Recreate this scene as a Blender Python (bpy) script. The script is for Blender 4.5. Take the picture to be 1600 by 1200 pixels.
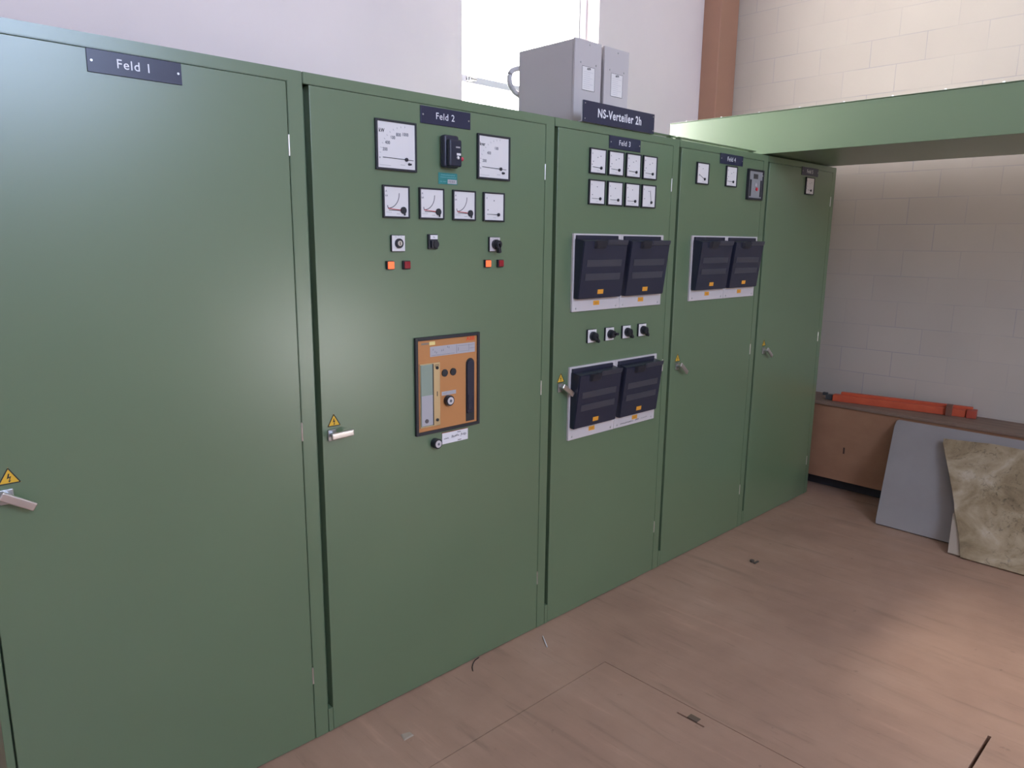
import bpy, bmesh, math, random
from mathutils import Vector, Matrix
random.seed(7)
for o in list(bpy.data.objects): bpy.data.objects.remove(o, do_unlink=True)
SC = bpy.context.scene
COL = SC.collection

# ---------------------------------------------------------------- camera
def make_camera():
    f, yaw, pitch, roll = 1144.59, 0.7667, 0.1934, 0.0116
    F = Vector((math.sin(yaw)*math.cos(pitch), math.cos(yaw)*math.cos(pitch), -math.sin(pitch)))
    R = Vector((math.cos(yaw), -math.sin(yaw), 0)); U = R.cross(F)
    R2 = math.cos(roll)*R + math.sin(roll)*U; U2 = -math.sin(roll)*R + math.cos(roll)*U
    cd = bpy.data.cameras.new('camera'); cam = bpy.data.objects.new('camera', cd); COL.objects.link(cam)
    M = Matrix((R2, U2, -F)).transposed().to_4x4(); M.translation = Vector((-1.04, -1.9087, 1.5593))
    cam.matrix_world = M
    cd.sensor_fit = 'HORIZONTAL'; cd.sensor_width = 36; cd.lens = f/1600*36; cd.clip_start = .02
    SC.camera = cam
make_camera()
# ---------------------------------------------------------------- daylight and exposure
W = bpy.data.worlds.new('daylight'); SC.world = W; W.use_nodes = True
bg = W.node_tree.nodes['Background']; bg.inputs[0].default_value = (1, .985, .98, 1); bg.inputs[1].default_value = 20.0
vs = SC.view_settings
vs.view_transform = 'Standard'; vs.look = 'None'; vs.exposure = 0.38; vs.gamma = 1; vs.use_curve_mapping = False
BWIN = (1.485, 2.535, 1.95, 3.4)          # window in the back wall: x0 x1 z0 z1
SUNWIN = (1.485, 2.535, 3.9, 5.0)          # unseen opening added above it to let the sun reach the floor
FWINS = [(-1.7, 1.1, 2.6, 4.3), (2.5, 3.2, .08, .85)]   # behind the camera: a high window, then a low one added for its glow
YB, XR, XL, YF, HC = 1.1, 3.87, -3.6, -5.0, 6.2
sl = bpy.data.lights.new('hazy_sun', 'SUN'); sl.energy = 4.2; sl.angle = math.radians(13); sl.color = (1, .93, .86)
so = bpy.data.objects.new('hazy_sun', sl); COL.objects.link(so)
_d = Vector((math.sin(math.radians(-1.5))*math.cos(math.radians(60)), -math.cos(math.radians(2))*math.cos(math.radians(60)), -math.sin(math.radians(60))))
so.rotation_euler = _d.to_track_quat('-Z', 'Y').to_euler()
def portal(name, x0, x1, z0, z1, y, inward):
    l = bpy.data.lights.new(name, 'AREA'); l.shape = 'RECTANGLE'; l.size = x1-x0; l.size_y = z1-z0; l.cycles.is_portal = True
    o = bpy.data.objects.new(name, l); COL.objects.link(o); o.location = ((x0+x1)/2, y, (z0+z1)/2)
    o.rotation_euler = (math.radians(-90 if inward < 0 else 90), 0, 0)
portal('daylight_portal', *BWIN, YB+.27, -1)
portal('daylight_portal', *SUNWIN, YB+.27, -1)
for w in FWINS: portal('daylight_portal', *w, YF-.22, 1)

# ---------------------------------------------------------------- materials
def mat(name, col, rough=.5, metal=0, spec=.5, coat=0, emit=None, es=0):
    m = bpy.data.materials.new(name); m.use_nodes = True
    b = m.node_tree.nodes['Principled BSDF']
    b.inputs['Base Color'].default_value = (*col, 1); b.inputs['Roughness'].default_value = rough
    b.inputs['Metallic'].default_value = metal; b.inputs['Specular IOR Level'].default_value = spec
    b.inputs['Coat Weight'].default_value = coat
    if emit: b.inputs['Emission Color'].default_value = (*emit, 1); b.inputs['Emission Strength'].default_value = es
    return m
def nodes(m): return m.node_tree.nodes, m.node_tree.links, m.node_tree.nodes['Principled BSDF']
def coords(m, scale=(1,1,1)):
    N, L, b = nodes(m)
    g = N.new('ShaderNodeNewGeometry'); mp = N.new('ShaderNodeMapping'); mp.inputs['Scale'].default_value = scale
    L.new(g.outputs['Position'], mp.inputs['Vector']); return mp.outputs['Vector']
def noise(m, vec, scale, detail=4, rough=.5, dist=0):
    N, L, b = nodes(m); n = N.new('ShaderNodeTexNoise'); n.inputs['Scale'].default_value = scale
    n.inputs['Detail'].default_value = detail; n.inputs['Roughness'].default_value = rough; n.inputs['Distortion'].default_value = dist
    L.new(vec, n.inputs['Vector']); return n.outputs['Fac']
def ramp(m, fac, stops):
    N, L, b = nodes(m); r = N.new('ShaderNodeValToRGB'); L.new(fac, r.inputs['Fac'])
    e = r.color_ramp.elements
    while len(e) > 1: e.remove(e[0])
    e[0].position = stops[0][0]; e[0].color = (*stops[0][1], 1)
    for p, c in stops[1:]:
        k = e.new(p); k.color = (*c, 1)
    return r.outputs['Color']
def mul(m, a, b_, fac=1.0, mode='MULTIPLY'):
    N, L, b = nodes(m); x = N.new('ShaderNodeMixRGB'); x.blend_type = mode
    if isinstance(fac, float): x.inputs['Fac'].default_value = fac
    else: L.new(fac, x.inputs['Fac'])
    for i, s in ((1, a), (2, b_)):
        if isinstance(s, tuple): x.inputs[i].default_value = (*s, 1)
        else: L.new(s, x.inputs[i])
    return x.outputs['Color']
def bump(m, h, strength, dist=.01):
    N, L, b = nodes(m); n = N.new('ShaderNodeBump'); n.inputs['Strength'].default_value = strength; n.inputs['Distance'].default_value = dist
    L.new(h, n.inputs['Height']); L.new(n.outputs['Normal'], b.inputs['Normal'])
def setc(m, c): N, L, b = nodes(m); L.new(c, b.inputs['Base Color'])
G = lambda v: (v, v, v)

def green_paint():
    m = mat('reseda_green_paint', (.14, .2, .115), .30, spec=1.0)
    v = coords(m)
    setc(m, ramp(m, noise(m, v, 1.3, 2), [(.3, (.112, .168, .090)), (.7, (.121, .183, .098))]))
    return m
GREEN = green_paint()
BLACK = mat('black_plastic', (.018, .019, .026), .38)
NAVY = mat('engraved_dark_plastic', (.022, .024, .055), .3)
DIAL = mat('dial_white', (.72, .69, .67), .35)
INK = mat('ink_black', (.02, .02, .022), .6)
GREYINK = mat('ink_grey', (.15, .15, .17), .6)
WHITEINK = mat('engraving_white', (.8, .8, .82), .5)
REDP = mat('needle_red', (.5, .02, .03), .5)
CHROME = mat('satin_chrome', (.75, .73, .72), .28, 1)
STEEL = mat('zinc_steel', (.5, .5, .5), .4, 1)
PANEL = mat('pale_grey_sheet', (.58, .53, .52), .45)
YELLOW = mat('warning_yellow', (.72, .42, .03), .5)
ORLAB = mat('orange_label', (.75, .33, .03), .5)
COVER = mat('smoked_dark_plastic', (.022, .024, .042), .27)
COVER2 = mat('smoked_window_plastic', (.05, .05, .062), .28)
LAMPON = mat('lamp_orange_lit', (.8, .12, .04), .4, emit=(1, .13, .04), es=.9)
LAMPOFF = mat('lamp_red', (.28, .01, .02), .3)
TEAL = mat('teal_label', (.02, .20, .19), .5)
ORPLATE = mat('orange_breaker_front', (.50, .215, .07), .5)
BRASS = mat('champagne_metal', (.55, .42, .24), .35, .7)
SMOKE = mat('greenish_window', (.28, .34, .27), .12)
GREYLAB = mat('grey_label', (.42, .40, .41), .5)
REDLOGO = mat('logo_red', (.7, .07, .02), .5)
PALEYEL = mat('pale_yellow_sticker', (.8, .65, .25), .6)
PAPER = mat('paper_white', (.75, .72, .72), .7)
CABGREY = mat('light_grey_enamel', (.50, .465, .46), .4)
WFRAME = mat('white_window_frame', (.75, .73, .75), .4)
RUBBER = mat('grey_rubber', (.06, .06, .06), .7)
CREAM = mat('dirty_white_edge', (.42, .34, .26), .7)
def glass(name, tint):
    m = bpy.data.materials.new(name); m.use_nodes = True; N = m.node_tree.nodes; L = m.node_tree.links
    N.remove(N['Principled BSDF']); t = N.new('ShaderNodeBsdfTransparent'); g = N.new('ShaderNodeBsdfGlossy'); g.inputs['Roughness'].default_value = .02
    x = N.new('ShaderNodeMixShader'); x.inputs[0].default_value = .06
    t.inputs[0].default_value = (*tint, 1); L.new(t.outputs[0], x.inputs[1]); L.new(g.outputs[0], x.inputs[2]); L.new(x.outputs[0], N['Material Output'].inputs[0]); return m
GLASS = glass('window_glass', (1, 1, 1)); TINTED = glass('tinted_window_glass', (.65, .73, .875))  # tint added to dim and blue the daylight from behind the camera
def plaster(name, c, bs=.12):
    m = mat(name, c, .85); v = coords(m)
    setc(m, ramp(m, noise(m, v, 1.6, 5), [(.3, tuple(k*.96 for k in c)), (.7, tuple(min(1, k*1.03) for k in c))]))
    bump(m, noise(m, v, 90, 3), bs, .002); return m
PLASTER = plaster('white_plaster', (.82, .725, .70))
CEIL = plaster('ceiling_white', (.75, .74, .74))
def blockwall():
    m = mat('painted_blockwork', (.7, .66, .65), .8)
    N, L, b = nodes(m); g = N.new('ShaderNodeNewGeometry'); s = N.new('ShaderNodeSeparateXYZ'); L.new(g.outputs['Position'], s.inputs[0])
    c = N.new('ShaderNodeCombineXYZ'); a1 = N.new('ShaderNodeMath'); a1.operation = 'ADD'; a1.inputs[1].default_value = 9.3+.105
    a2 = N.new('ShaderNodeMath'); a2.operation = 'ADD'; a2.inputs[1].default_value = 1.575-1.2105+1.26
    L.new(s.outputs['Y'], a1.inputs[0]); L.new(s.outputs['Z'], a2.inputs[0]); L.new(a1.outputs[0], c.inputs[0]); L.new(a2.outputs[0], c.inputs[1])
    v = coords(m); nz = noise(m, v, 3.0, 3)
    br = N.new('ShaderNodeTexBrick'); br.offset = .5; br.inputs['Scale'].default_value = 1
    br.inputs['Brick Width'].default_value = .315; br.inputs['Row Height'].default_value = .1575
    br.inputs['Mortar Size'].default_value = .0028; br.inputs['Mortar Smooth'].default_value = .35; br.inputs['Bias'].default_value = 0
    br.inputs['Color1'].default_value = (.54, .475, .40, 1); br.inputs['Color2'].default_value = (.56, .495, .415, 1)
    br.inputs['Mortar'].default_value = (.55, .485, .405, 1)
    L.new(c.outputs[0], br.inputs['Vector'])
    # the joints are painted over: open cracks only here and there
    gap = ramp(m, noise(m, v, 2.1, 3, .6), [(.42, G(.14)), (.64, G(.8))])
    mm = N.new('ShaderNodeMath'); mm.operation = 'MULTIPLY'; L.new(br.outputs['Fac'], mm.inputs[0]); L.new(gap, mm.inputs[1])
    base = mul(m, br.outputs['Color'], (.40, .36, .36), mm.outputs[0], 'MIX')
    setc(m, mul(m, base, ramp(m, nz, [(.3, G(.95)), (.7, G(1))])))
    h = N.new('ShaderNodeMath'); h.operation = 'MULTIPLY_ADD'; h.inputs[1].default_value = -.9
    gs = N.new('ShaderNodeMath'); gs.operation = 'MULTIPLY'; L.new(br.outputs['Fac'], gs.inputs[0]); L.new(ramp(m, noise(m, v, 1.4, 2), [(.35, G(.15)), (.65, G(.8))]), gs.inputs[1])
    L.new(gs.outputs[0], h.inputs[0]); n2 = noise(m, v, 60, 4); m2 = N.new('ShaderNodeMath'); m2.operation = 'MULTIPLY'; m2.inputs[1].default_value = .25
    L.new(n2, m2.inputs[0]); L.new(m2.outputs[0], h.inputs[2])
    bump(m, h.outputs[0], .4, .0035); return m
BLOCKS = blockwall()
def floor_mat(name, k=1.0):
    m = mat(name, (.3, .2, .16), .55)
    v = coords(m); st = coords(m, (9, 1.0, 1)); st2 = coords(m, (30, 2.2, 1))
    base = ramp(m, noise(m, v, 1.7, 6, .6), [(.28, (.33*k, .197*k, .135*k)), (.55, (.41*k, .253*k, .172*k)), (.8, (.465*k, .303*k, .212*k))])
    streak = ramp(m, noise(m, st, 1.6, 6, .62, .4), [(.25, G(.66)), (.42, G(.95)), (.62, G(1.0)), (.76, G(1.22))])
    fine = ramp(m, noise(m, st2, 2.0, 5, .7), [(.28, G(.68)), (.40, G(1)), (.66, G(1)), (.76, G(1.3))])
    c = mul(m, base, streak); c = mul(m, c, fine, .7)
    spots = ramp(m, noise(m, v, 22, 3, .5), [(.24, G(.6)), (.30, G(1))])
    c = mul(m, c, spots, .6); setc(m, c)
    N, L, b = nodes(m); L.new(ramp(m, noise(m, v, 6, 5), [(.3, G(.45)), (.7, G(.62))]), b.inputs['Roughness'])
    bump(m, noise(m, st, 8, 5), .12, .003); return m
FLOOR = floor_mat('worn_brown_screed'); HATCHM = floor_mat('worn_brown_screed_plate', 1.0)
DARKGAP = mat('dark_joint', (.05, .035, .03), .9)
def wood(name, a, b_, sc=(1, .5, 8)):
    m = mat(name, a, .6); v = coords(m, sc)
    setc(m, ramp(m, noise(m, v, 4, 5, .6), [(.3, a), (.7, b_)])); return m
TAN = wood('tan_chipboard_front', (.32, .16, .088), (.38, .20, .112), (1, 1.5, 2))
TOPW = wood('worn_bench_top', (.17, .105, .075), (.26, .175, .125), (6, .8, 1))
COLM = wood('brown_red_paint', (.38, .20, .13), (.41, .215, .14), (1, 1, 1))
GREYB = wood('grey_coated_board', (.285, .25, .235), (.32, .285, .27), (1, 1, 1))
ORANGE = wood('orange_red_paint', (.50, .075, .028), (.60, .10, .035), (3, 3, 3))
def mould():
    m = mat('stained_plasterboard', (.5, .4, .28), .85); v = coords(m)
    a = ramp(m, noise(m, v, 5.5, 6, .62, .6), [(.30, (.17, .118, .062)), (.45, (.31, .228, .13)), (.58, (.43, .335, .215)), (.74, (.56, .47, .36))])
    s = ramp(m, noise(m, v, 26, 5, .75, 1.2), [(.36, G(.55)), (.46, G(1))])
    f = ramp(m, noise(m, v, 3.3, 2), [(.42, G(0)), (.56, G(1))])
    setc(m, mul(m, a, s, f)); bump(m, noise(m, v, 70, 4), .2, .002); return m
MOULD = mould()

# ---------------------------------------------------------------- mesh helpers (world coordinates)
WO = {}
KX, KZ = (1.01327, .0138), (1.01327, -.0207)     # door fittings placed from image pixels, x and z scaled about the camera
CAM_SCALE = False
def bx(bm, x0, x1, y0, y1, z0, z1, bev=0, seg=2):
    t = bmesh.new(); bmesh.ops.create_cube(t, size=1)
    for v in t.verts: v.co = Vector((x0+(v.co.x+.5)*(x1-x0), y0+(v.co.y+.5)*(y1-y0), z0+(v.co.z+.5)*(z1-z0)))
    if bev: bmesh.ops.bevel(t, geom=list(t.edges), offset=bev, segments=seg, profile=.5, affect='EDGES')
    add(bm, t); return bm
def add(bm, t, M=None):
    me = bpy.data.meshes.new('t'); t.to_mesh(me); t.free()
    if M: me.transform(M)
    bm.from_mesh(me); bpy.data.meshes.remove(me)
def cyl(bm, c, r, d, axis='y', seg=28, r2=None, bev=0):
    """cylinder centred at c, length d along axis"""
    t = bmesh.new(); bmesh.ops.create_cone(t, cap_ends=True, segments=seg, radius1=r, radius2=r if r2 is None else r2, depth=d)
    if bev:
        es = [e for e in t.edges if len(e.link_faces) == 2 and any(len(f.verts) > 4 for f in e.link_faces)]
        bmesh.ops.bevel(t, geom=es, offset=bev, segments=2, affect='EDGES')
    M = {'y': Matrix.Rotation(math.pi/2, 4, 'X'), 'x': Matrix.Rotation(math.pi/2, 4, 'Y'), 'z': Matrix.Identity(4)}[axis]
    add(bm, t, Matrix.Translation(c) @ M); return bm
def prism(bm, pts, y0, y1, bev=0):
    """outline pts (x,z) extruded from y0 to y1"""
    t = bmesh.new(); a = [t.verts.new((p[0], y0, p[1])) for p in pts]; f = t.faces.new(a)
    r = bmesh.ops.extrude_face_region(t, geom=[f]); vs_ = [v for v in r['geom'] if isinstance(v, bmesh.types.BMVert)]
    for v in vs_: v.co.y = y1
    bmesh.ops.recalc_face_normals(t, faces=t.faces)
    if bev: bmesh.ops.bevel(t, geom=list(t.edges), offset=bev, segments=2, affect='EDGES')
    add(bm, t); return bm
def hull8(bm, p, bev=0):
    """p: 8 points, 4 back then 4 front, same winding"""
    t = bmesh.new(); v = [t.verts.new(q) for q in p]
    for q in ((0,1,2,3), (7,6,5,4), (0,4,5,1), (1,5,6,2), (2,6,7,3), (3,7,4,0)): t.faces.new([v[i] for i in q])
    bmesh.ops.recalc_face_normals(t, faces=t.faces)
    if bev: bmesh.ops.bevel(t, geom=list(t.edges), offset=bev, segments=2, affect='EDGES')
    add(bm, t); return bm
def tube(bm, pts, r, seg=8):
    pts = [Vector(p) for p in pts]; t = bmesh.new(); rings = []
    for i, p in enumerate(pts):
        d = (pts[min(i+1, len(pts)-1)]-pts[max(i-1, 0)]).normalized()
        u = d.cross(Vector((0, 0, 1)));  u = u if u.length > .1 else d.cross(Vector((1, 0, 0))); u.normalize(); w = d.cross(u)
        rings.append([t.verts.new(p+r*(math.cos(k*2*math.pi/seg)*u+math.sin(k*2*math.pi/seg)*w)) for k in range(seg)])
    for a, b_ in zip(rings, rings[1:]):
        for k in range(seg): t.faces.new((a[k], a[(k+1) % seg], b_[(k+1) % seg], b_[k]))
    t.faces.new(rings[0]); t.faces.new(rings[-1][::-1]); bmesh.ops.recalc_face_normals(t, faces=t.faces); add(bm, t); return bm
def strip(bm, pts, w, y, th=.0006):
    """flat printed line on a face looking to -y; pts (x,z)"""
    for (a, b_) in zip(pts, pts[1:]):
        a = Vector(a); b2 = Vector(b_); d = (b2-a).normalized(); n = Vector((-d.y, d.x))*w/2
        prism(bm, [tuple(a+n), tuple(b2+n), tuple(b2-n), tuple(a-n)][::-1], y-th, y)
    return bm
def text(bm, s, x, z, y, h, sx=.85, align='CENTER', bold=0, ext=.0004, rot=0):
    """letters of cap height h on a face looking to -y, baseline-centred on z"""
    cu = bpy.data.curves.new('t', 'FONT'); cu.body = s; cu.align_x = align; cu.align_y = 'CENTER'; cu.size = h/.70; cu.extrude = ext; cu.space_character = 1.12; cu.offset = bold
    o = bpy.data.objects.new('t', cu); COL.objects.link(o); bpy.context.view_layer.update()
    me = bpy.data.meshes.new_from_object(o.evaluated_get(bpy.context.evaluated_depsgraph_get()))
    me.transform(Matrix.Translation((x, y, z)) @ Matrix.Rotation(math.pi/2, 4, 'X') @ Matrix.Rotation(rot, 4, 'Z') @ Matrix.Diagonal((sx, 1, 1, 1)))
    bm.from_mesh(me); bpy.data.meshes.remove(me); bpy.data.objects.remove(o); bpy.data.curves.remove(cu); return bm
def NB(): return bmesh.new()
def obj(name, bm, m, parent=None, origin=None, smooth=False, label=None):
    if isinstance(bm, list): pass
    me = bpy.data.meshes.new(name); bm.to_mesh(me); bm.free()
    if CAM_SCALE:
        for v in me.vertices: v.co.x = KX[0]*v.co.x+KX[1]; v.co.z = KZ[0]*v.co.z+KZ[1]
    if origin is None:
        xs = [v.co for v in me.vertices]
        lo = Vector([min(c[i] for c in xs) for i in range(3)]); hi = Vector([max(c[i] for c in xs) for i in range(3)])
        origin = Vector(((lo.x+hi.x)/2, (lo.y+hi.y)/2, lo.z))
    origin = Vector(origin); me.transform(Matrix.Translation(-origin)); me.materials.append(m)
    o = bpy.data.objects.new(name, me); COL.objects.link(o); WO[o] = origin
    if parent: o.parent = parent; o.location = origin-WO[parent]
    else: o.location = origin
    if smooth:
        for p in me.polygons: p.use_smooth = True
        md = o.modifiers.new('s', 'EDGE_SPLIT'); md.split_angle = math.radians(35)
        wn_ = o.modifiers.new('w', 'WEIGHTED_NORMAL'); wn_.mode = 'FACE_AREA'; wn_.weight = 100
    if label: o['label'] = label
    return o
def tag(o, label, cat, group=None, kind=None):
    o['label'] = label; o['category'] = cat
    if group: o['group'] = group
    if kind: o['kind'] = kind
    return o
def empty(name, loc, label, cat, group=None):
    o = bpy.data.objects.new(name, None); COL.objects.link(o); o.location = loc; o.empty_display_size = .1; WO[o] = Vector(loc); return tag(o, label, cat, group)
def struct(name, bm, m, parent=None):
    o = obj(name, bm, m, parent)
    if not parent: o['kind'] = 'structure'
    return o

# ---------------------------------------------------------------- the room
def wall_y(name, y0, y1, x0, x1, holes, m):
    bm = NB(); xs = x0; cols = {}
    for h in holes: cols.setdefault(h[:2], []).append(h[2:])
    for (a, b_), zs in sorted(cols.items()):
        bx(bm, xs, a, y0, y1, 0, HC); z = 0
        for c, d in sorted(zs): bx(bm, a, b_, y0, y1, z, c); z = d
        bx(bm, a, b_, y0, y1, z, HC); xs = b_
    bx(bm, xs, x1, y0, y1, 0, HC); return struct(name, bm, m)
wall_y('wall_back', YB, YB+.28, XL-.2, XR+.2, [BWIN, SUNWIN], PLASTER)
wall_y('wall_front', YF-.25, YF, XL-.2, XR+.2, FWINS, PLASTER)
struct('wall_right', bx(NB(), XR, XR+.2, YF, YB, 0, HC), BLOCKS)
struct('wall_left', bx(NB(), XL-.2, XL, YF, YB, 0, HC), PLASTER)
struct('ceiling', bx(NB(), XL-.2, XR+.2, YF-.25, YB+.28, HC, HC+.2), CEIL)
# floor: slabs round the lift-out plate, with a sunk base showing in the joints
HX0, HX1, HY0, HY1 = -.9, .967, -1.85, -.349
SLOT = (1.28, 1.553, -1.474, -1.464)
bm = NB(); g = .003
bx(bm, XL, XR, HY1+g, YB, -.05, 0)                       # strip along the cabinets
bx(bm, XL, HX0-g, YF, HY1+g, -.05, 0)
bx(bm, HX0-g, HX1+g, YF, HY0-g, -.05, 0)
x0, x1, y0, y1 = SLOT
bx(bm, HX1+g, XR, y1, HY1+g, -.05, 0); bx(bm, HX1+g, XR, YF, y0, -.05, 0)
bx(bm, HX1+g, x0, y0, y1, -.05, 0); bx(bm, x1, XR, y0, y1, -.05, 0)
struct('floor', bm, FLOOR)
struct('trim_1', bx(NB(), XL, XR, YF, YB, -.12, -.05), DARKGAP)
bm = NB(); sx, sy0, sy1, w = .9105, -.811, -.707, .0035   # lift slot in the plate
bx(bm, HX0, HX1, sy1, HY1, -.05, 0); bx(bm, HX0, HX1, HY0, sy0, -.05, 0)
bx(bm, HX0, sx-w, sy0, sy1, -.05, 0); bx(bm, sx+w, HX1, sy0, sy1, -.05, 0)
hatch = obj('floor_hatch', bm, HATCHM)
tag(hatch, 'large square lift-out floor plate with a thin lifting slot near its corner', 'floor hatch')
obj('lifting_plate', bx(NB(), .914, .938, -.782, -.744, -.002, .0006), mat('brown_metal_plate', (.13, .09, .06), .6), hatch, label='small brown metal lifting plate beside the slot')
# painted steel column in the corner
bm = bx(NB(), 3.64, XR, .965, YB, 0, HC, .006)
c = struct('trim_2', bm, COLM); c['label'] = 'brown-red painted steel column in the room corner'
# window in the back wall
def window(name, wn, ys, gl=None):
    x0, x1, z0, z1 = wn; y0, y1 = ys; fw = .062
    bm = NB(); e = .001
    bx(bm, x0+e, x0+fw, y0, y1, z0+e, z1-e, .004); bx(bm, x1-fw, x1-e, y0, y1, z0+e, z1-e, .004)
    bx(bm, x0+fw, x1-fw, y0, y1, z0+e, z0+fw, .004); bx(bm, x0+fw, x1-fw, y0, y1, z1-fw, z1-e, .004)
    fr = struct(name, bm, WFRAME)
    struct('window_pane', bx(NB(), x0+fw, x1-fw, (y0+y1)/2-.003, (y0+y1)/2+.003, z0+fw, z1-fw), gl or GLASS, fr)
    k = NB(); t = .004
    for a, b_ in ((x0+fw, x0+fw+t), (x1-fw-t, x1-fw)): bx(k, a, b_, y0-.001, y0+.004, z0+fw, z1-fw)
    struct('window_gasket', k, RUBBER, fr)
    return fr
win = window('window_1', BWIN, (YB+.095, YB+.165))
bm = bx(NB(), BWIN[0]+.001, BWIN[1]-.001, YB+.045, YB+.094, 2.356, 2.392, .003)
struct('window_transom', bm, WFRAME, win)
bm = bx(NB(), 1.545, 1.58, YB+.028, YB+.045, 2.362, 2.384, .003); bx(bm, 1.555, 1.60, YB+.018, YB+.028, 2.366, 2.376, .002)
struct('window_latch', bm, STEEL, win)
for i, w in enumerate(FWINS): window('window_%d' % (i+2), w, (YF-.17, YF-.10), TINTED if i == 0 else GLASS)  # the low one is added, unseen, to reflect a glow in the doors
window('window_4', SUNWIN, (YB+.095, YB+.165))  # added out of view for the sun patch on the floor

# ---------------------------------------------------------------- switchgear cabinets
FD = -.0010           # face of the doors
def cabinet(x0, x1, label, door_from=.0175):
    root = empty('switchgear_cabinet', (x0+(x1-x0)/2, .3, 0), label, 'electrical cabinet', 'green switchgear cabinets standing in a row')
    bm = NB(); e = .0008; xr = x1-.0475; xl = x0+door_from; ft = .03
    bx(bm, x0+e, x1-e, ft, .6, 0.001, 2.0)
    obj('carcass', bm, GREEN, root)
    bm = NB()
    prism(bm, [(x0+e, 1.9695), (x0+e, 2.0), (x1-e, 2.0), (x1-e, .001), (xr+.0012, .001), (xr+.0012, 1.9695)], 0, ft, .0016)
    if door_from > .0176: bx(bm, x0+e, xl-.004, 0, ft, .001, 1.969, .0012)
    else: bx(bm, x0+e, xl-.0008, 0, ft, .001, .0815, .0012)
    obj('front_frame', bm, GREEN, root)
    if x1 < 3.4:
        obj('roof_sheet', bx(NB(), x0+.02, x1-.02, .06, .58, 2.0, 2.003, .001), GREEN, root)
    if 1 <= x0 < 2:
        ra, rb = (1.60, 1.79) if x0 < 1.5 else (1.81, 2.50)
        b = bx(NB(), ra, rb, .016, .05, 2.012, 2.0155, .001)
        for q in (ra+.02, rb-.03): bx(b, q, q+.012, .02, .045, 2.0, 2.012)
        obj('roof_rail', b, GREEN, root)
    d = obj('door', bx(NB(), xl, xr-.0012, -.0008, ft-.001, .003, 1.9680, .002, 3), GREEN, root, smooth=True)
    for z in (1.805, 1.006, .222):
        h = NB(); cyl(h, (xr, 0.0, z), .003, .055, 'z', 12); obj('hinge', h, CHROME, d, smooth=True)
    return root, d
def warning(root, x, z0, z1, y=FD):
    w = (z1-z0)*.59; ax = x
    b = prism(NB(), [(ax-w, z0), (ax+w, z0), (ax, z1)], y-.0008, y)
    s = obj('warning_sticker', b, YELLOW, root, label='yellow triangle with black border and lightning bolt')
    k = NB(); q = .86; zc = z0+(z1-z0)/3; P = lambda f: [(ax-w*f, zc+(z0-zc)*f), (ax+w*f, zc+(z0-zc)*f), (ax, zc+(z1-zc)*f)]
    a = P(.93); strip(k, a+[a[0]], .0023, y-.0008, .0004)
    h = (z1-z0); bolt = [(-.02, .62), (.05, .62), (-.0, .42), (.12, .46), (.03, .2), (.10, .22), (.0, .08), (-.05, .2), (-.01, .2), (.03, .37), (-.11, .31)]
    prism(k, [(ax+p[0]*h, z0+p[1]*h) for p in bolt], y-.0012, y-.0008)
    obj('symbol', k, INK, s)
def lever_part(root, x, z, ang):
    y = FD; b = bx(NB(), x-.014, x+.014, y-.006, y, z-.020, z+.014, .002)
    cyl(b, (x, y-.016, z), .009, .024, 'y', 20)
    h = obj('door_handle', b, STEEL, root, smooth=True)
    k = NB(); bx(k, -.018, .056, -.0045, .0045, -.0098, .0098, .003, 3)
    k.transform(Matrix.Translation((x, y-.032, z)) @ Matrix.Rotation(ang, 4, 'Y'))
    obj('lever', k, CHROME, h, smooth=True, label='polished lever of the door handle')
def nameplate(root, x0, x1, z0, z1, s, h, y=FD):
    b = bx(NB(), x0, x1, y-.003, y, z0, z1, .0006); p = obj('name_plate', b, NAVY, root, label='dark plate engraved ' + s)
    t = NB(); text(t, s, (x0+x1)/2-.004, (z0+z1)/2, y-.003, h*1.06, .98, bold=.0001); obj('engraved_text', t, WHITEINK, p)
    for xx in (x0+.009, x1-.008):
        obj('screw', cyl(NB(), (xx, y-.0035, (z0+z1)/2), .0027, .0016, seg=12), STEEL, p)
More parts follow.
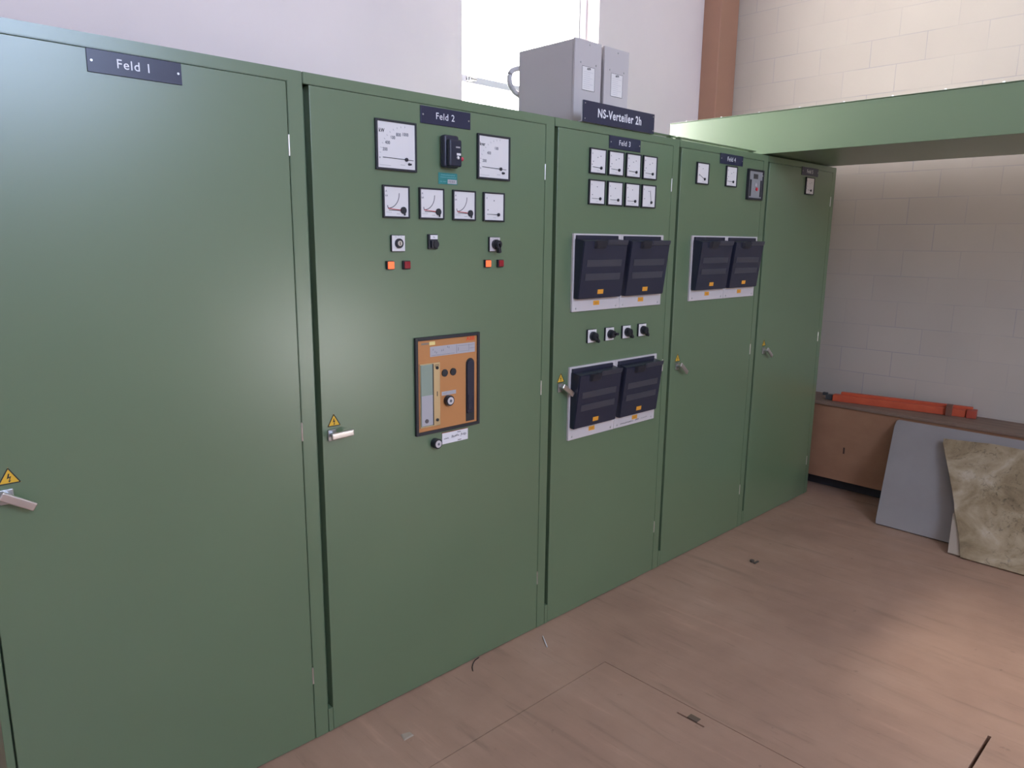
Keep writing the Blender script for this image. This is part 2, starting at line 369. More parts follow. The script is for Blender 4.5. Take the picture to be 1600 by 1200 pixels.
def dial_part(root, x0, x1, z0, z1, pivot, hubr, needles, style, label):
    """moving-coil instrument: bezel, dial, printed scale, needle, hub"""
    y = FD; w = x1-x0; fr = .034*w+.0015; dep = .009
    b = NB()
    bx(b, x0, x0+fr, y-dep, y, z0, z1, .001); bx(b, x1-fr, x1, y-dep, y, z0, z1, .001)
    bx(b, x0+fr, x1-fr, y-dep, y, z0, z0+fr, .001); bx(b, x0+fr, x1-fr, y-dep, y, z1-fr, z1, .001)
    m = obj('analog_meter', b, BLACK, root, label=label)
    a0, a1, c0, c1 = x0+fr, x1-fr, z0+fr, z1-fr; W_ = a1-a0; yd = y-.006
    obj('dial', bx(NB(), a0, a1, yd, y-.0002, c0, c1), DIAL, m)
    P = lambda u, v: (a0+u*W_, c0+v*(c1-c0))
    px, pz = P(*pivot)
    if style:
        s = NB(); gk = GREYINK
        if style in ('kw', 'kvar'):
            lab = [('200', .19, .40), ('400', .26, .55), ('600', .40, .67), ('800', .555, .745), ('1000', .74, .765)] if style == 'kw' else [('200', .18, .40), ('400', .33, .60), ('600', .58, .73)]
            for t_, u, v in lab: q = P(u, v); text(s, t_, q[0], q[1], yd, .0092, .8, bold=.0003)
            q = P(.11, .80); u_ = NB(); text(u_, 'kW' if style == 'kw' else 'kvar', q[0], q[1], yd, .0105, .8, bold=.0004); obj('unit_print', u_, INK, m)
            for k in range(0, 21, 2):
                a = math.radians(180-k*4.4); r = .68*W_; strip(s, [(px+r*math.cos(a), pz+r*math.sin(a)), (px+(r+.005)*math.cos(a), pz+(r+.005)*math.sin(a))], .0008, yd, .0003)
            text(s, '0', P(.05, .21)[0], P(.05, .21)[1], yd, .005)
            strip(s, [P(.6, .09), P(.72, .09)], .0008, yd, .0003); strip(s, [P(.04, .055), P(.34, .055)], .0006, yd, .0003)
        elif style == 'bimetal':
            arc = [P(.17, .30)]
            for k in range(13):
                a = math.radians(-78+k*6.6); arc.append(P(.14+.48*math.cos(a), .79+.52*math.sin(a)))
            strip(s, [P(.125, .37), P(.14, .29), P(.2, .27)]+arc[1:], .0024, yd, .0003)
            u_ = NB(); text(u_, 'A', P(.08, .85)[0], P(.08, .85)[1], yd, .006)
            text(u_, 'kA', P(.09, .70)[0], P(.09, .70)[1], yd, .006); obj('unit_print', u_, GREYINK, m)
            strip(s, [P(.5, .09), P(.64, .09)], .0008, yd, .0003)
            for k in range(5): q = P(.08+.05*k, .12); strip(s, [q, (q[0], q[1]+.003)], .0005, yd, .0003)
        else:
            text(s, style, P(.12, .82)[0], P(.12, .82)[1], yd, .0065)
            for u, v in ((.1, .34), (.18, .47), (.48, .66), (.68, .73)) if style == 'A' else ((.18, .38), (.5, .74)):
                q = P(u, v); strip(s, [(q[0]-.0022, q[1]), (q[0]+.0022, q[1]+.0005)], .0035, yd, .0002)
            strip(s, [P(.45, .09), P(.6, .09)], .0006, yd, .0003)
        obj('printed_scale', s, gk if style != 'bimetal' else mat('ink_dark_grey', (.1, .1, .11), .6) if 'ink_dark_grey' not in bpy.data.materials else bpy.data.materials['ink_dark_grey'], m)
    for (ang, ln, wd, mt, yo) in needles:
        n = NB(); a = math.radians(ang); e_ = (px+ln*W_*math.cos(a), pz+ln*W_*math.sin(a))
        strip(n, [(px, pz), e_], wd, yd-.0006-yo, .0005)
        obj('needle', n, mt, m)
    h = NB(); cyl(h, (px, yd-.0028, pz), hubr, .004, seg=20, bev=.0005)
    if style == 'bimetal': bx(h, px+.002, px+.0065, yd-.0045, yd-.0008, pz-hubr*1.45, pz-.003, .001)
    obj('hub', h, BLACK, m, smooth=True)
    if style in ('kw', 'kvar'):
        obj('zero_screw', cyl(cyl(NB(), (px+.010, yd-.0015, pz-.0125), .0038, .003, seg=14), (px+.016, yd-.0015, pz-.0125), .003, .003, seg=12), BLACK, m)
        t = NB(); strip(t, [(px-.002, pz), (px+.027, pz-.0008)], .0016, yd-.0006, .0005); obj('counterweight', t, INK, m)

F1, D1 = cabinet(-.838, 0, 'plain green steel cabinet at the far left, marked Feld 1, with no instruments', .022)
F2, D2 = cabinet(0, 1.0, 'wide green steel cabinet marked Feld 2, with the orange breaker front in its door')
F3, D3 = cabinet(1.0, 1.8, 'green steel cabinet marked Feld 3, with eight small meters in two rows')
F4, D4 = cabinet(1.8, 2.603, 'green steel cabinet marked Feld 4, with one pair of dark fuse covers below two meters')
F5, D5 = cabinet(2.603, 3.43, 'plain dark-looking green cabinet under the overhead duct, at the right end of the row')
CAM_SCALE = True
warning(F1, -.7665, 1.0185, 1.056); lever_part(F1, -.7755, .994, math.radians(33))
warning(F2, .0425, 1.0135, 1.0505); lever_part(F2, .0335, .991, math.radians(-2))
warning(F3, 1.0355, 1.0205, 1.057); lever_part(F3, 1.031, 1.003, math.radians(35))
warning(F4, 1.8345, 1.019, 1.055); lever_part(F4, 1.831, 1.0, math.radians(38))
warning(F5, 2.6545, 1.018, 1.050); lever_part(F5, 2.652, .995, math.radians(38))
nameplate(F1, -.532, -.330, 1.913, 1.962, 'Feld 1', .0185)
nameplate(F2, .373, .572, 1.9075, 1.9585, 'Feld 2', .0185)
nameplate(F3, 1.280, 1.480, 1.916, 1.9635, 'Feld 3', .0185)
nameplate(F4, 2.093, 2.299, 1.9215, 1.9685, 'Feld 4', .0185)
nameplate(F5, 2.928, 3.127, 1.926, 1.9695, 'Feld 5', .0185)
# Feld 2 instruments
LN = lambda d: [(d, .62, .0016, INK, 0)]
dial_part(F2, .208, .354, 1.7595, 1.9025, (.755, .215), .0055, [(179.0, .63, .0018, INK, 0)], 'kw', 'large square kW meter left of the name plate')
dial_part(F2, .600, .7455, 1.7575, 1.901, (.72, .235), .0055, [(178.5, .62, .0018, INK, 0)], 'kvar', 'large square kvar meter right of the black relay')
for i, (a, b_) in enumerate(((.229, .325), (.3625, .4595), (.4955, .592))):
    dial_part(F2, a, b_, 1.622, 1.717, (.775, .215), .0105, [(180.5, .60, .0016, INK, 0), (175.5, .64, .0017, REDP, .0006)], 'bimetal',
              ('leftmost', 'second', 'third')[i] + ' of the three current meters with a red and a black needle')
dial_part(F2, .6265, .722, 1.6215, 1.717, (.72, .215), .0055, [(180, .6, .0014, INK, 0)], 'V', 'voltmeter at the right end of the lower meter row')
# relay
y = FD
b = bx(NB(), .447, .507, y-.026, y, 1.781, 1.880, .008, 3); r = obj('relay', b, COVER, F2, smooth=True)
obj('front_cover', bx(NB(), .4535, .5035, y-.044, y-.025, 1.784, 1.866, .006, 3), COVER, r, smooth=True)
b = NB(); bx(b, .478, .494, y-.0447, y-.044, 1.8405, 1.8445); obj('makers_strip', b, GREYLAB, r)
obj('paper_label', bx(NB(), .481, .4975, y-.0447, y-.044, 1.818, 1.825), PAPER, r)
obj('reset_button', cyl(NB(), (.485, y-.046, 1.811), .0047, .005, bev=.001), DIAL, r, smooth=True)
obj('red_button', cyl(NB(), (.507, y-.034, 1.810), .006, .014, 'x', bev=.001), mat('pink_red_plastic', (.55, .05, .08), .4), r, smooth=True)
b = obj('teal_label', bx(NB(), .441, .518, y-.0012, y, 1.732, 1.767, .0003), TEAL, F2, label='small teal calibration label under the relay')
t = NB(); PALETEAL = mat('teal_label_print', (.25, .5, .5), .6)
for k, (a, c_, z) in enumerate(((.452, .508, 1.7605), (.450, .472, 1.7535), (.476, .512, 1.7535), (.447, .456, 1.740), (.460, .472, 1.740))):
    q = a
    while q < c_: strip(t, [(q, z-.0016), (q+.0012, z+.0016)], .0008, y-.0012, .0002); q += .0027
obj('label_print', t, PALETEAL, b)
w = obj('number_field', bx(NB(), .478, .515, y-.0016, y-.0012, 1.7345, 1.7475), GREYLAB, b)
t = NB(); 
for q in (.483, .489, .496, .503): strip(t, [(q, 1.738), (q+.0015, 1.744)], .0014, y-.0016, .0002)
obj('number_print', t, INK, b)
# key switch, push switch, rotary switch, lamps
def switch(root, cx, cz, s, kind, ang=0, plate=None):
    b = bx(NB(), cx-s/2, cx+s/2, y-.008, y, cz-s/2, cz+s/2, .002, 2); p = obj('rotary_switch' if kind == 'knob' else 'key_switch', b, BLACK, root)
    obj('face_plate', bx(NB(), cx-s/2+.0015, cx+s/2-.0015, y-.0092, y-.0079, cz-s/2+.0015, cz+s/2-.0015, .0004), plate or PANEL, p)
    t = NB()
    for a in (60, 90, 120): 
        q = math.radians(a); rr = s*.42; strip(t, [(cx+rr*math.cos(q)*.9, cz+rr*math.sin(q)), (cx+(rr+.003)*math.cos(q)*.9, cz+(rr+.003)*math.sin(q))], .001, y-.0092, .0002)
    obj('marks', t, GREYINK, p)
    if kind == 'key':
        obj('lock_ring', cyl(NB(), (cx, y-.0125, cz), s*.29, .007, bev=.001), BLACK, p, smooth=True)
        k = cyl(NB(), (cx, y-.0165, cz), s*.16, .003, bev=.0005); obj('lock_core', k, CHROME, p, smooth=True)
        obj('keyhole', bx(NB(), cx-.001, cx+.001, y-.0185, y-.018, cz-.005, cz+.005), INK, p)
    else:
        k = cyl(NB(), (cx, y-.015, cz), s*.33, .012, bev=.0015)
        m_ = bx(NB(), -.005, s*.60, -.009, .009, -.0058, .0058, .003, 3); m_.transform(Matrix.Translation((cx, y-.024, cz)) @ Matrix.Rotation(math.radians(ang), 4, 'Y'))
        cyl(m_, (cx, y-.024, cz), s*.27, .018, bev=.002)
        obj('knob', k, BLACK, p, smooth=True); obj('knob_grip', m_, BLACK, p, smooth=True)
switch(F2, .280, 1.547, .050, 'key', plate=DIAL)
switch(F2, .677, 1.546, .049, 'knob', 78)
b = bx(NB(), .395, .431, y-.009, y, 1.530, 1.576, .0015); p = obj('push_switch', b, BLACK, F2)
obj('label_field', bx(NB(), .401, .4295, y-.0098, y-.009, 1.5605, 1.5735), PAPER, p)
t = NB(); text(t, 'Ein', .415, 1.567, y-.0098, .0045); obj('label_print', t, GREYINK, p)
obj('push_button', bx(cyl(NB(), (.419, y-.013, 1.545), .0115, .009, bev=.001), .402, .419, y-.0165, y-.009, 1.5345, 1.5555, .0015), BLACK, p, smooth=True)
for cx, cz, on_ in ((.2495, 1.4815, 1), (.310, 1.4815, 0), (.6455, 1.4815, 1), (.705, 1.4815, 0)):
    p = obj('indicator_lamp', bx(NB(), cx-.013, cx+.013, y-.009, y, cz-.013, cz+.013, .001), BLACK, F2, label='lit orange indicator lamp' if on_ else 'dark red indicator lamp, unlit')
    obj('lens', bx(NB(), cx-.0105, cx+.0115, y-.013, y-.0085, cz-.011, cz+.011, .002, 2), LAMPON if on_ else LAMPOFF, p, smooth=True)
# the draw-out breaker front
X0, X1, Z0, Z1 = .337, .6095, .9285, 1.2515; fr = .0105
b = NB(); bx(b, X0, X0+fr, y-.010, y, Z0, Z1, .001); bx(b, X1-fr, X1, y-.010, y, Z0, Z1, .001); bx(b, X0+fr, X1-fr, y-.010, y, Z0, Z0+fr, .001); bx(b, X0+fr, X1-fr, y-.010, y, Z1-fr, Z1, .001)
cb = obj('circuit_breaker', b, BLACK, F2, label='breaker front with an orange plate in a black frame')
ya = y-.005
obj('front_plate', bx(NB(), X0+fr, X1-fr, ya, y-.0003, Z0+fr, Z1-fr), ORPLATE, cb, label='orange front plate')
def stadium(x0, x1, z0, z1, n=10):
    r = (x1-x0)/2; cx = (x0+x1)/2; p = [(x0, z0), (x1, z0)]
    for k in range(n+1): a = math.pi*k/n; p.append((cx+r*math.cos(a), z1-r+r*math.sin(a)))
    return p
obj('lever_slot', prism(NB(), stadium(.5495, .5875, .9455, 1.165), ya-.0008, ya), INK, cb)
b = prism(NB(), stadium(.5525, .5815, .975, 1.158), ya-.006, ya-.0008); bx(b, .556, .579, ya-.009, ya-.005, .985, 1.04, .002)
obj('charging_lever', b, COVER, cb, smooth=True)
obj('window_plate', bx(NB(), .354, .437, ya-.0025, ya, .952, 1.165, .001), BRASS, cb, label='brass coloured plate beside the glass strip')
obj('glass_strip', bx(NB(), .3565, .4045, ya-.0055, ya-.0025, .957, 1.162, .0015), SMOKE, cb)
obj('dark_edge', bx(NB(), .4045, .4085, ya-.005, ya-.0025, .957, 1.162), INK, cb)
obj('counter_plate', bx(NB(), .358, .4035, ya-.0062, ya-.0055, .960, 1.06), GREYLAB, cb)
for z in (1.147, .972): obj('screw', cyl(NB(), (.424, ya-.004, z), .005, .004, seg=16), INK, cb)
obj('rotary_mark', cyl(NB(), (.3775, ya-.007, .975), .007, .002, seg=20), mat('dark_mark', (.12, .1, .1), .6), cb)
t = NB()
for z in (1.158, 1.155, 1.152): strip(t, [(.415, z), (.433, z)], .0012, ya-.0025, .0003)
strip(t, [(.4245, 1.052), (.4245, 1.068)], .0028, ya-.0025, .0003)
obj('engraved_marks', t, INK, cb)
for cx in (.457, .493): obj('push_button', cyl(NB(), (cx, ya-.002, 1.126), .0125, .005, bev=.001), BLACK, cb, smooth=True)
def lock(parent, cx, cz, r, d, y0, nm='lock_cylinder'):
    p = obj(nm, cyl(NB(), (cx, y0-d/2, cz), r, d, bev=.0012), BLACK, parent, smooth=True)
    if nm == 'key_lock':
        obj('lock_core', cyl(NB(), (cx, y0-d-.0008, cz), r*.72, .0018), PANEL, p); obj('keyhole', cyl(NB(), (cx, y0-d-.0022, cz), r*.25, .001), GREYINK, p)
    return p
lock(cb, .470, 1.032, .0175, .016, ya)
obj('lock_face', cyl(NB(), (.470, ya-.0168, 1.032), .0125, .0018), PANEL, cb); obj('lock_keyhole', cyl(NB(), (.470, ya-.0182, 1.032), .005, .001), GREYINK, cb)
obj('rating_label', bx(NB(), .445, .506, ya-.0006, ya, 1.050, 1.063), GREYLAB, cb)
obj('diagram_label', bx(NB(), .398, .590, ya-.0006, ya, 1.185, 1.218), GREYLAB, cb)
t = NB(); yl = ya-.0006
strip(t, [(.403, 1.189), (.50, 1.189)], .0009, yl, .0002); strip(t, [(.509, 1.187), (.509, 1.216)], .0009, yl, .0002); strip(t, [(.513, 1.212), (.56, 1.211), (.588, 1.211)], .0008, yl, .0002)
strip(t, [(.563, 1.189), (.563, 1.214)], .0008, yl, .0002); strip(t, [(.565, 1.199), (.588, 1.199)], .0008, yl, .0002); strip(t, [(.522, 1.192), (.560, 1.192)], .0006, yl, .0002)
for q, z in ((.410, 1.208), (.418, 1.2), (.445, 1.202), (.452, 1.203), (.470, 1.212), (.476, 1.210), (.424, 1.197), (.516, 1.203), (.516, 1.197)): strip(t, [(q, z-.003), (q+.001, z+.003)], .0018, yl, .0002)
strip(t, [(.449, 1.0545), (.466, 1.0545)], .0006, yl, .0002); strip(t, [(.449, 1.058), (.468, 1.058)], .0006, yl, .0002)
obj('label_print', t, GREYINK, cb)
t = NB(); text(t, 'ABB', .5705, 1.2315, ya-.0004, .0125, 1.05, bold=.0005); obj('logo', t, REDLOGO, cb, label='red three-letter logo')
obj('type_strip', bx(NB(), .363, .394, ya-.0005, ya, 1.2265, 1.2325), mat('greyish_print', (.25, .2, .15), .6), cb)
obj('sticker', bx(NB(), .395, .4185, ya-.001, ya, 1.2235, 1.235), PALEYEL, cb)
lock(F2, .4165, .8925, .017, .022, y, 'key_lock')
b = bx(NB(), .447, .560, y-.004, y, .881, .9195, .0008); nt = obj('note_tag', b, PAPER, F2, label='white tag with a handwritten note under the breaker')
obj('tag_edge', bx(NB(), .447, .560, y-.0042, y-.0004, .9196, .9212), mat('brownish_tape', (.4, .16, .09), .6), nt)
def scribble(bm, x0, x1, z, amp, yy, w=.0012, n=26, seed=1, slope=0):
    r = random.Random(seed); p = []
    for k in range(n): u = k/(n-1); p.append((x0+(x1-x0)*u+r.uniform(-.001, .001), z+slope*u+amp*(1 if k % 2 else -1)*r.uniform(.2, 1)))
    strip(bm, p, w, yy, .0003)
t = NB(); scribble(t, .455, .474, .899, .0025, y-.004, n=9, seed=4); scribble(t, .486, .520, .902, .0055, y-.004, n=13, seed=5); scribble(t, .528, .553, .903, .007, y-.004, n=9, seed=8)
strip(t, [(.512, .9145), (.528, .9135)], .002, y-.004, .0003); strip(t, [(.514, .886), (.530, .886)], .002, y-.004, .0003)
obj('handwriting', t, INK, nt)

# Feld 3 meters, fuse switches, cam switches
for r_, (za, zb) in enumerate(((1.8135, 1.9075), (1.699, 1.7925))):
    for k in range(4):
        a = 1.1635+k*.1115
        ang = 180-3*0 if r_ == 0 else 180
        if r_ == 0: ang = 177.5
        if r_ == 1 and k == 3: ang = 100
        dial_part(F3, a, a+.0965, za, zb, (.70, .215), .0058, [(ang, .56, .0015, INK, 0)], 'A' if r_ == 0 else 'V',
                  'small square meter in the %s row, %s from the left%s' % (('upper', 'lower')[r_], ('first', 'second', 'third', 'fourth')[k], ', its needle pointing up' if (r_, k) == (1, 3) else ''))
for k, cx in enumerate((1.207, 1.3185, 1.4305, 1.541)): switch(F3, cx, 1.1885, .0545, 'knob', (48, 2, 48, 50)[k], plate=DIAL)
def fuse_pair(root, x0, x1, z0, z1, lab, mark=False):
    xm = (x0+x1)/2
    for i, (a, b_) in enumerate(((x0, xm-.001), (xm+.001, x1))):
        p = obj('fuse_switch', bx(NB(), a, b_, y-.010, y, z0, z1, .001), PANEL, root, label='dark-covered fuse switch unit, %s of the %s pair' % (('left', 'right')[i], lab))
        ca, cb_ = a+.006, b_-.018; zb, zt = z0+.050, z1-.006; yb = y-.010
        # wedge-shaped cover, deeper at the top
        c_ = NB()
        hull8(c_, [(ca, yb, zb), (cb_, yb, zb), (cb_, yb, zt-.012), (ca, yb, zt-.012), (ca, y-.034, zb), (cb_, y-.034, zb), (cb_, y-.060, zt-.022), (ca, y-.060, zt-.022)], .003)
        bx(c_, ca+.004, cb_-.012, yb-.010, yb, zt-.02, zt, .002)
        obj('cover', c_, COVER, p, smooth=True)
        def F(u, v, o=0):   # point on the sloping face; u across, v up
            xx = ca+(cb_-ca)*u; zz = zb+(zt-.022-zb)*v; yy = y-.034-.026*v-o; return (xx, yy, zz)
        def patch(nm, u0, u1, v0, v1, th, mt, lab_=None):
            q = [F(u0, v0, -.001), F(u1, v0, -.001), F(u1, v1, -.001), F(u0, v1, -.001), F(u0, v0, th), F(u1, v0, th), F(u1, v1, th), F(u0, v1, th)]
            return obj(nm, hull8(NB(), q, .0004), mt, p, label=lab_)
        patch('viewing_window', .10, .90, .56, .68, .0014, COVER2); patch('viewing_window', .10, .90, .32, .44, .0014, COVER2)
        g_ = NB(); q = [F(.22, .88, -.002), F(.47, .88, -.002), F(.47, 1.0, -.002), F(.22, 1.0, -.002), F(.24, .88, .012), F(.45, .88, .012), F(.45, 1.01, .016), F(.24, 1.01, .016)]
        hull8(g_, q, .002)
        obj('grip', g_, BLACK, p, smooth=True)
        g_ = NB(); q = [F(.50, .93, -.002), F(.99, .93, -.002), F(.99, 1.02, -.002), F(.50, 1.02, -.002), F(.52, .94, .004), F(.985, .94, .004), F(.985, 1.03, .007), F(.52, 1.03, .007)]
        obj('top_ledge', hull8(g_, q, .002), COVER2, p, smooth=True)
        l = patch('cover_label', .42, .55, .075, .155, .0012, ORLAB, 'small orange label on the cover')
        xx = a+(b_-a)*.50; zz = z0+.0295
        l2 = obj('base_label', bx(NB(), xx-.019, xx+.017, yb-.0012, yb, zz-.009, zz+.0085), ORLAB, p, label='small orange label on the grey panel')
        t = NB(); strip(t, [(xx-.012, zz+.001), (xx+.010, zz+.001)], .0012, yb-.0012, .0003); strip(t, [(xx-.012, zz-.003), (xx+.006, zz-.003)], .0012, yb-.0012, .0003)
        obj('label_print', t, mat('label_print_brown', (.35, .14, .02), .6) if 'label_print_brown' not in bpy.data.materials else bpy.data.materials['label_print_brown'], p)
        for q in (a+.022, b_-.022): obj('screw', cyl(NB(), (q, yb-.0006, z0+.012), .0035, .0015, seg=12), STEEL, p)
        if mark and i == 1:
            t = NB(); scribble(t, xm+.045, xm+.135, z0+.013, .0028, yb, .0016, 22, 3, .001); scribble(t, xm+.150, xm+.175, z0+.016, .004, yb, .0016, 8, 6); scribble(t, xm+.19, xm+.235, z0+.017, .003, yb, .001, 9, 2)
            obj('handwriting', t, INK, p)
fuse_pair(F3, 1.079, 1.661, 1.2915, 1.5885, 'upper')
fuse_pair(F3, 1.077, 1.655, .779, 1.075, 'lower', True)
fuse_pair(F4, 1.888, 2.480, 1.2945, 1.591, 'single')
# Feld 4 and 5 meters
dial_part(F4, 1.8975, 1.9975, 1.8185, 1.913, (.66, .215), .0058, [(157, .56, .0015, INK, 0)], 'V', 'small square meter at the left, its needle raised')
dial_part(F4, 2.148, 2.2465, 1.8215, 1.916, (.66, .215), .0058, [(178, .58, .0015, INK, 0)], 'A', 'small square meter under the name plate, needle at rest')
dial_part(F5, 2.980, 3.082, 1.826, 1.9185, (.62, .215), .006, [(176, .4, .0015, GREYINK, 0)], 'A', 'only meter of this cabinet, under the name plate')
# power-factor controller
a, b_, c0, c1 = 2.348, 2.498, 1.771, 1.9165
bm = NB(); fr = .009
bx(bm, a, a+fr, y-.014, y, c0, c1, .001); bx(bm, b_-fr, b_, y-.014, y, c0, c1, .001); bx(bm, a+fr, b_-fr, y-.014, y, c0, c0+fr, .001); bx(bm, a+fr, b_-fr, y-.014, y, c1-fr, c1, .001)
p = obj('controller', bm, BLACK, F4, label='square grey controller unit with two dark key columns and a red lens')
obj('face_plate', bx(NB(), a+fr, b_-fr, y-.009, y-.0003, c0+fr, c1-fr), mat('controller_grey', (.27, .27, .27), .5), p)
for q in (a+.019, b_-.029): obj('key_column', bx(NB(), q, q+.014, y-.0115, y-.009, c0+.016, c1-.050, .001), INK, p)
obj('display', bx(NB(), a+.052, b_-.055, y-.0105, y-.009, c1-.045, c1-.022), mat('display_dark', (.06, .055, .055), .3), p)
obj('selector', cyl(NB(), ((a+b_)/2+.002, y-.0105, c0+.072), .009, .003, seg=20), GREYLAB, p)
obj('red_lens', cyl(NB(), ((a+b_)/2+.011, y-.012, c0+.052), .0085, .006, bev=.001), mat('red_lens', (.6, .03, .05), .3), p, smooth=True)
t = NB()
for q, z in ((-.012, .052), (-.008, .042), (.004, .038), (.002, .09), (.0, .062)): strip(t, [((a+b_)/2+q-.004, c0+z), ((a+b_)/2+q+.004, c0+z)], .002, y-.009, .0003)
obj('printed_marks', t, GREYINK, p)
obj('fixing_screw', cyl(NB(), (b_-.012, y-.0105, c1-.027), .0025, .003, seg=10), CHROME, p)

CAM_SCALE = False
# ---------------------------------------------------------------- on top of the cabinets
sg = empty('sign', (1.365, -.006, 2.0), 'long dark plate lettered NS-Verteiler 2h standing on the top edge of Feld 3', 'sign')
obj('plate', bx(NB(), 1.141, 1.589, -.012, -.008, 2.0006, 2.0775, .0006), NAVY, sg)
obj('backing_angle', bx(bx(NB(), 1.139, 1.587, -.0078, -.005, 2.0006, 2.0765), 1.139, 1.587, -.005, .02, 2.0006, 2.003), mat('aluminium_angle', (.6, .6, .62), .35, .8), sg)
t = NB(); text(t, 'NS-Verteiler 2h', 1.362, 2.0385, -.012, .031, .86, bold=.0009); obj('lettering', t, WHITEINK, sg)
for q in (1.150, 1.580):
    for z in (2.012, 2.067): obj('screw', cyl(NB(), (q, -.0125, z), .0025, .0014, seg=10), STEEL, sg)
def topbox(x0, x1, y0, y1, h, label, cable):
    r = empty('junction_box', ((x0+x1)/2, (y0+y1)/2, 2.003), label, 'metal box', 'narrow grey boxes on the cabinets')
    z0 = 2.0035
    obj('housing', bx(NB(), x0, x1, y0+.012, y1, z0, h, .003, 2), CABGREY, r, smooth=True)
    obj('front_lid', bx(NB(), x0-.001, x1+.001, y0, y0+.011, z0, h+.003, .0018, 2), CABGREY, r, smooth=True)
    xm = (x0+x1)/2
    for q in (xm-.045, xm+.047): obj('screw', cyl(NB(), (q, y0-.001, 2.243), .003, .003, seg=10), STEEL, r)
    obj('screw', cyl(NB(), (xm+.006, y0-.001, h-.012), .003, .003, seg=10), STEEL, r)
    l = obj('rating_plate', bx(NB(), xm-.036, xm+.040, y0-.001, y0, 2.143, 2.232), DIAL, r)
    t = NB(); 
    strip(t, [(xm-.0355, 2.1435), (xm+.0395, 2.1435), (xm+.0395, 2.2315), (xm-.0355, 2.2315), (xm-.0355, 2.1435)], .0012, y0-.001, .0003)
    text(t, 'ABB', xm+.004, 2.2235, y0-.001, .0085, .95, bold=.0005)
    obj('plate_print', t, INK, l)
    t = NB()
    for k in range(9): z = 2.212-k*.0075; strip(t, [(xm-.028, z), (xm+(.01 if k % 3 else .03), z)], .0009, y0-.001, .0002)
    obj('fine_print', t, mat('print_light_grey', (.45, .44, .45), .6) if 'print_light_grey' not in bpy.data.materials else bpy.data.materials['print_light_grey'], l)
    if cable:
        c_ = NB(); P_ = [(x0+.03, y1-.005, 2.262), (x0+.005, y1+.012, 2.262), (x0-.018, y1+.02, 2.253), (x0-.032, y1+.02, 2.236), (x0-.034, y1+.02, 2.215), (x0-.030, y1+.02, 2.195), (x0-.005, y1+.02, 2.17), (x0+.03, y1+.008, 2.15)]
        pts = []
        for i in range(len(P_)-1):
            for k in range(4): pts.append(tuple(Vector(P_[i]).lerp(Vector(P_[i+1]), k/4)))
        pts.append(P_[-1]); obj('cable', tube(c_, pts, .011, 10), CABGREY, r, smooth=True, label='short bent grey cable at the back')
topbox(1.212, 1.369, .10, .41, 2.325, 'narrow grey metal box with rating plate, left of the two standing behind the sign', True)
topbox(1.391, 1.547, .10, .41, 2.325, 'narrow grey metal box with rating plate, right of the two standing behind the sign', False)
# overhead duct running from the cabinets into the room
du = empty('busbar_duct', (3.0, -2, 2.006), 'long green sheet-steel duct running overhead from the last cabinets out into the room', 'duct')
obj('casing', bx(NB(), 2.585, 3.40, YF+.001, .598, 2.0075, 2.210, .002, 2), GREEN, du, smooth=True)
obj('cover_lid', bx(NB(), 2.582, 3.403, YF+.001, .60, 2.2105, 2.2135, .001), GREEN, du)
k = 0; yy = .50
while yy > -1.7:
    obj('lid_screw', cyl(NB(), (2.600, yy, 2.2165), .0045, .006, 'z', 10), CHROME, du); yy -= .215; k += 1

# ---------------------------------------------------------------- bench and what lies round it
be = empty('low_bench', (3.7, -1.4, 0), 'low tan box bench running along the foot of the block wall', 'bench')
obj('front_panel', bx(NB(), 3.572, 3.59, -3.4, .94, .078, .552, .002), TAN, be)
obj('bench_top', bx(NB(), 3.560, XR-.001, -3.4, .94, .553, .571, .003), TOPW, be)
obj('plinth', bx(NB(), 3.66, 3.84, -3.38, .92, .0005, .0775), mat('dark_grey_plinth', (.035, .035, .042), .7), be)
obj('frame', bx(NB(), 3.60, 3.86, -3.38, .92, .078, .100), TOPW, be)
obj('pull_mark', bx(NB(), 3.5705, 3.572, -.155, -.145, .26, .30), mat('dark_brown_mark', (.06, .03, .02), .8), be)
# orange bar on the bench
def sheared(bm, a, b_, w, z0, z1, bev=.003):
    """box along the floor-plan line a->b of width w"""
    a = Vector(a); b2 = Vector(b_); d = (b2-a); L_ = d.length; d.normalize(); ang = math.atan2(d.y, d.x)
    t = NB(); bx(t, 0, L_, -w/2, w/2, z0, z1, bev); t.transform(Matrix.Translation((a.x, a.y, 0)) @ Matrix.Rotation(ang, 4, 'Z')); add(bm, t); return bm
A, B = (3.665, -.015), (3.80, -.735)
ob = empty('folded_bar', (3.73, -.38, .5715), 'long orange-red metal bar lying along the back of the bench top', 'metal bar')
bm = sheared(NB(), A, B, .055, .5715, .612); obj('channel', bm, ORANGE, ob)
bm = sheared(NB(), (3.70, -.05), (3.838, -.76), .03, .5715, .627, .002); obj('back_rail', bm, ORANGE, ob)
bm = sheared(NB(), (3.660, .03), A, .03, .575, .604, .002); bx(bm, 3.650, 3.668, .02, .05, .598, .617, .002); obj('end_fitting', bm, RUBBER, ob, label='dark rubber end fitting')
bm = sheared(NB(), (3.765, -.640), (3.771, -.672), .062, .5715, .634, .002); obj('bracket', bm, mat('rusty_bracket', (.2, .09, .06), .6, .4), ob, label='dull brown metal bracket')
bm = sheared(NB(), (3.800, -.74), (3.808, -.79), .072, .5715, .617, .003); obj('end_block', bm, mat('darker_orange', (.4, .06, .03), .5), ob)
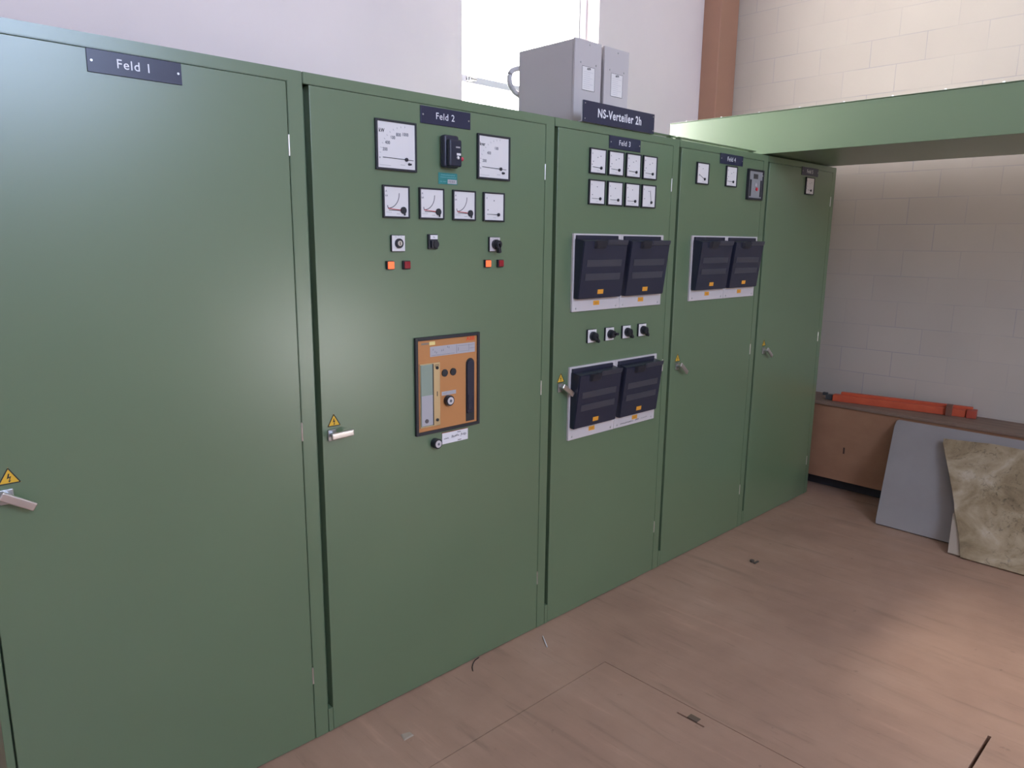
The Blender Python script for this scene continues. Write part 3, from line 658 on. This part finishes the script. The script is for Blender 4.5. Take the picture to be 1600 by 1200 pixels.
# leaning boards: each is a slab standing on the floor with its top against the bench or the board behind
def lean(name, xf, xt, zt, outline, th, m, label):
    """outline: (y, s) with s the height fraction 0..1 along the lean; xf foot, xt top"""
    d = Vector((xt-xf, 0, zt)); n = Vector((-zt, 0, xt-xf)).normalized()*th
    t = NB(); a = []; b2 = []
    for (yy, s) in outline:
        p_ = Vector((xf, yy, .0012))+d*s; a.append(t.verts.new(p_)); b2.append(t.verts.new(p_+n))
    t.faces.new(a); t.faces.new(b2[::-1]); k = len(a)
    for i in range(k): t.faces.new((a[i], b2[i], b2[(i+1) % k], a[(i+1) % k]))
    bmesh.ops.recalc_face_normals(t, faces=t.faces)
    bmesh.ops.bevel(t, geom=list(t.edges), offset=.0012, segments=1, affect='EDGES')
    o = obj(name, t, m); return tag(o, label, 'board', 'boards leaning against the bench')
lean('grey_board', 3.194, 3.571, .532, [(-.512, .0), (-.506, .04), (-.440, .93), (-.443, .985), (-.455, 1.0), (-1.75, 1.0), (-1.75, 0)], .012, GREYB, 'smooth pale grey board leaning on the bench, rearmost of the leaning boards')
lean('offcut_board', 3.0475, 3.506, .486, [(-.921, 0), (-.906, .14), (-.886, .33), (-.90, .42), (-1.5, .42), (-1.5, 0)], .012, CREAM, 'narrow cream board edge showing between the grey board and the stained sheet')
lean('stained_sheet', 3.030, 3.488, .486, [(-.984, 0), (-.967, .08), (-.952, .145), (-.922, .26), (-.889, .373), (-.879, .428), (-.850, .535), (-.81, .671), (-.751, .868), (-.728, .95), (-.722, 1.0), (-.85, 1.015), (-.95, 1.03), (-1.1, 1.025), (-1.75, 1.03), (-1.75, 0)], .012, MOULD,
     'mottled beige stained sheet with a curved left edge, frontmost of the leaning boards')
# litter on the floor
tag(obj('wire_piece', tube(NB(), [(.635, -.006, .003), (.612, -.010, .003), (.592, -.022, .003), (.574, -.038, .003), (.560, -.058, .003)], .0016, 6), INK, smooth=True), 'thin curved black wire scrap on the floor at the foot of Feld 2', 'wire')
tag(obj('plastic_strip', tube(NB(), [(.924, -.065, .003), (.90, -.10, .004), (.879, -.132, .003)], .0022, 6), PAPER, smooth=True), 'tiny straight white strip on the floor at the foot of Feld 3', 'scrap')
bm = cyl(NB(), (2.20, -.285, .006), .012, .010, 'z', 6, bev=.001); bx(bm, 2.185, 2.225, -.31, -.300, .001, .006, .001)
tag(obj('metal_clip', bm, mat('dull_metal', (.10, .085, .07), .6, .3)), 'small dark metal clip lying on the open floor', 'clip')
bm = hull8(NB(), [(.15, -.20, .001), (.19, -.20, .001), (.19, -.175, .001), (.16, -.165, .001), (.155, -.197, .004), (.185, -.197, .005), (.187, -.178, .004), (.163, -.170, .004)], .001)
tag(obj('plaster_chip', bm, CREAM), 'small pale chip of plaster on the floor near Feld 2', 'chip')
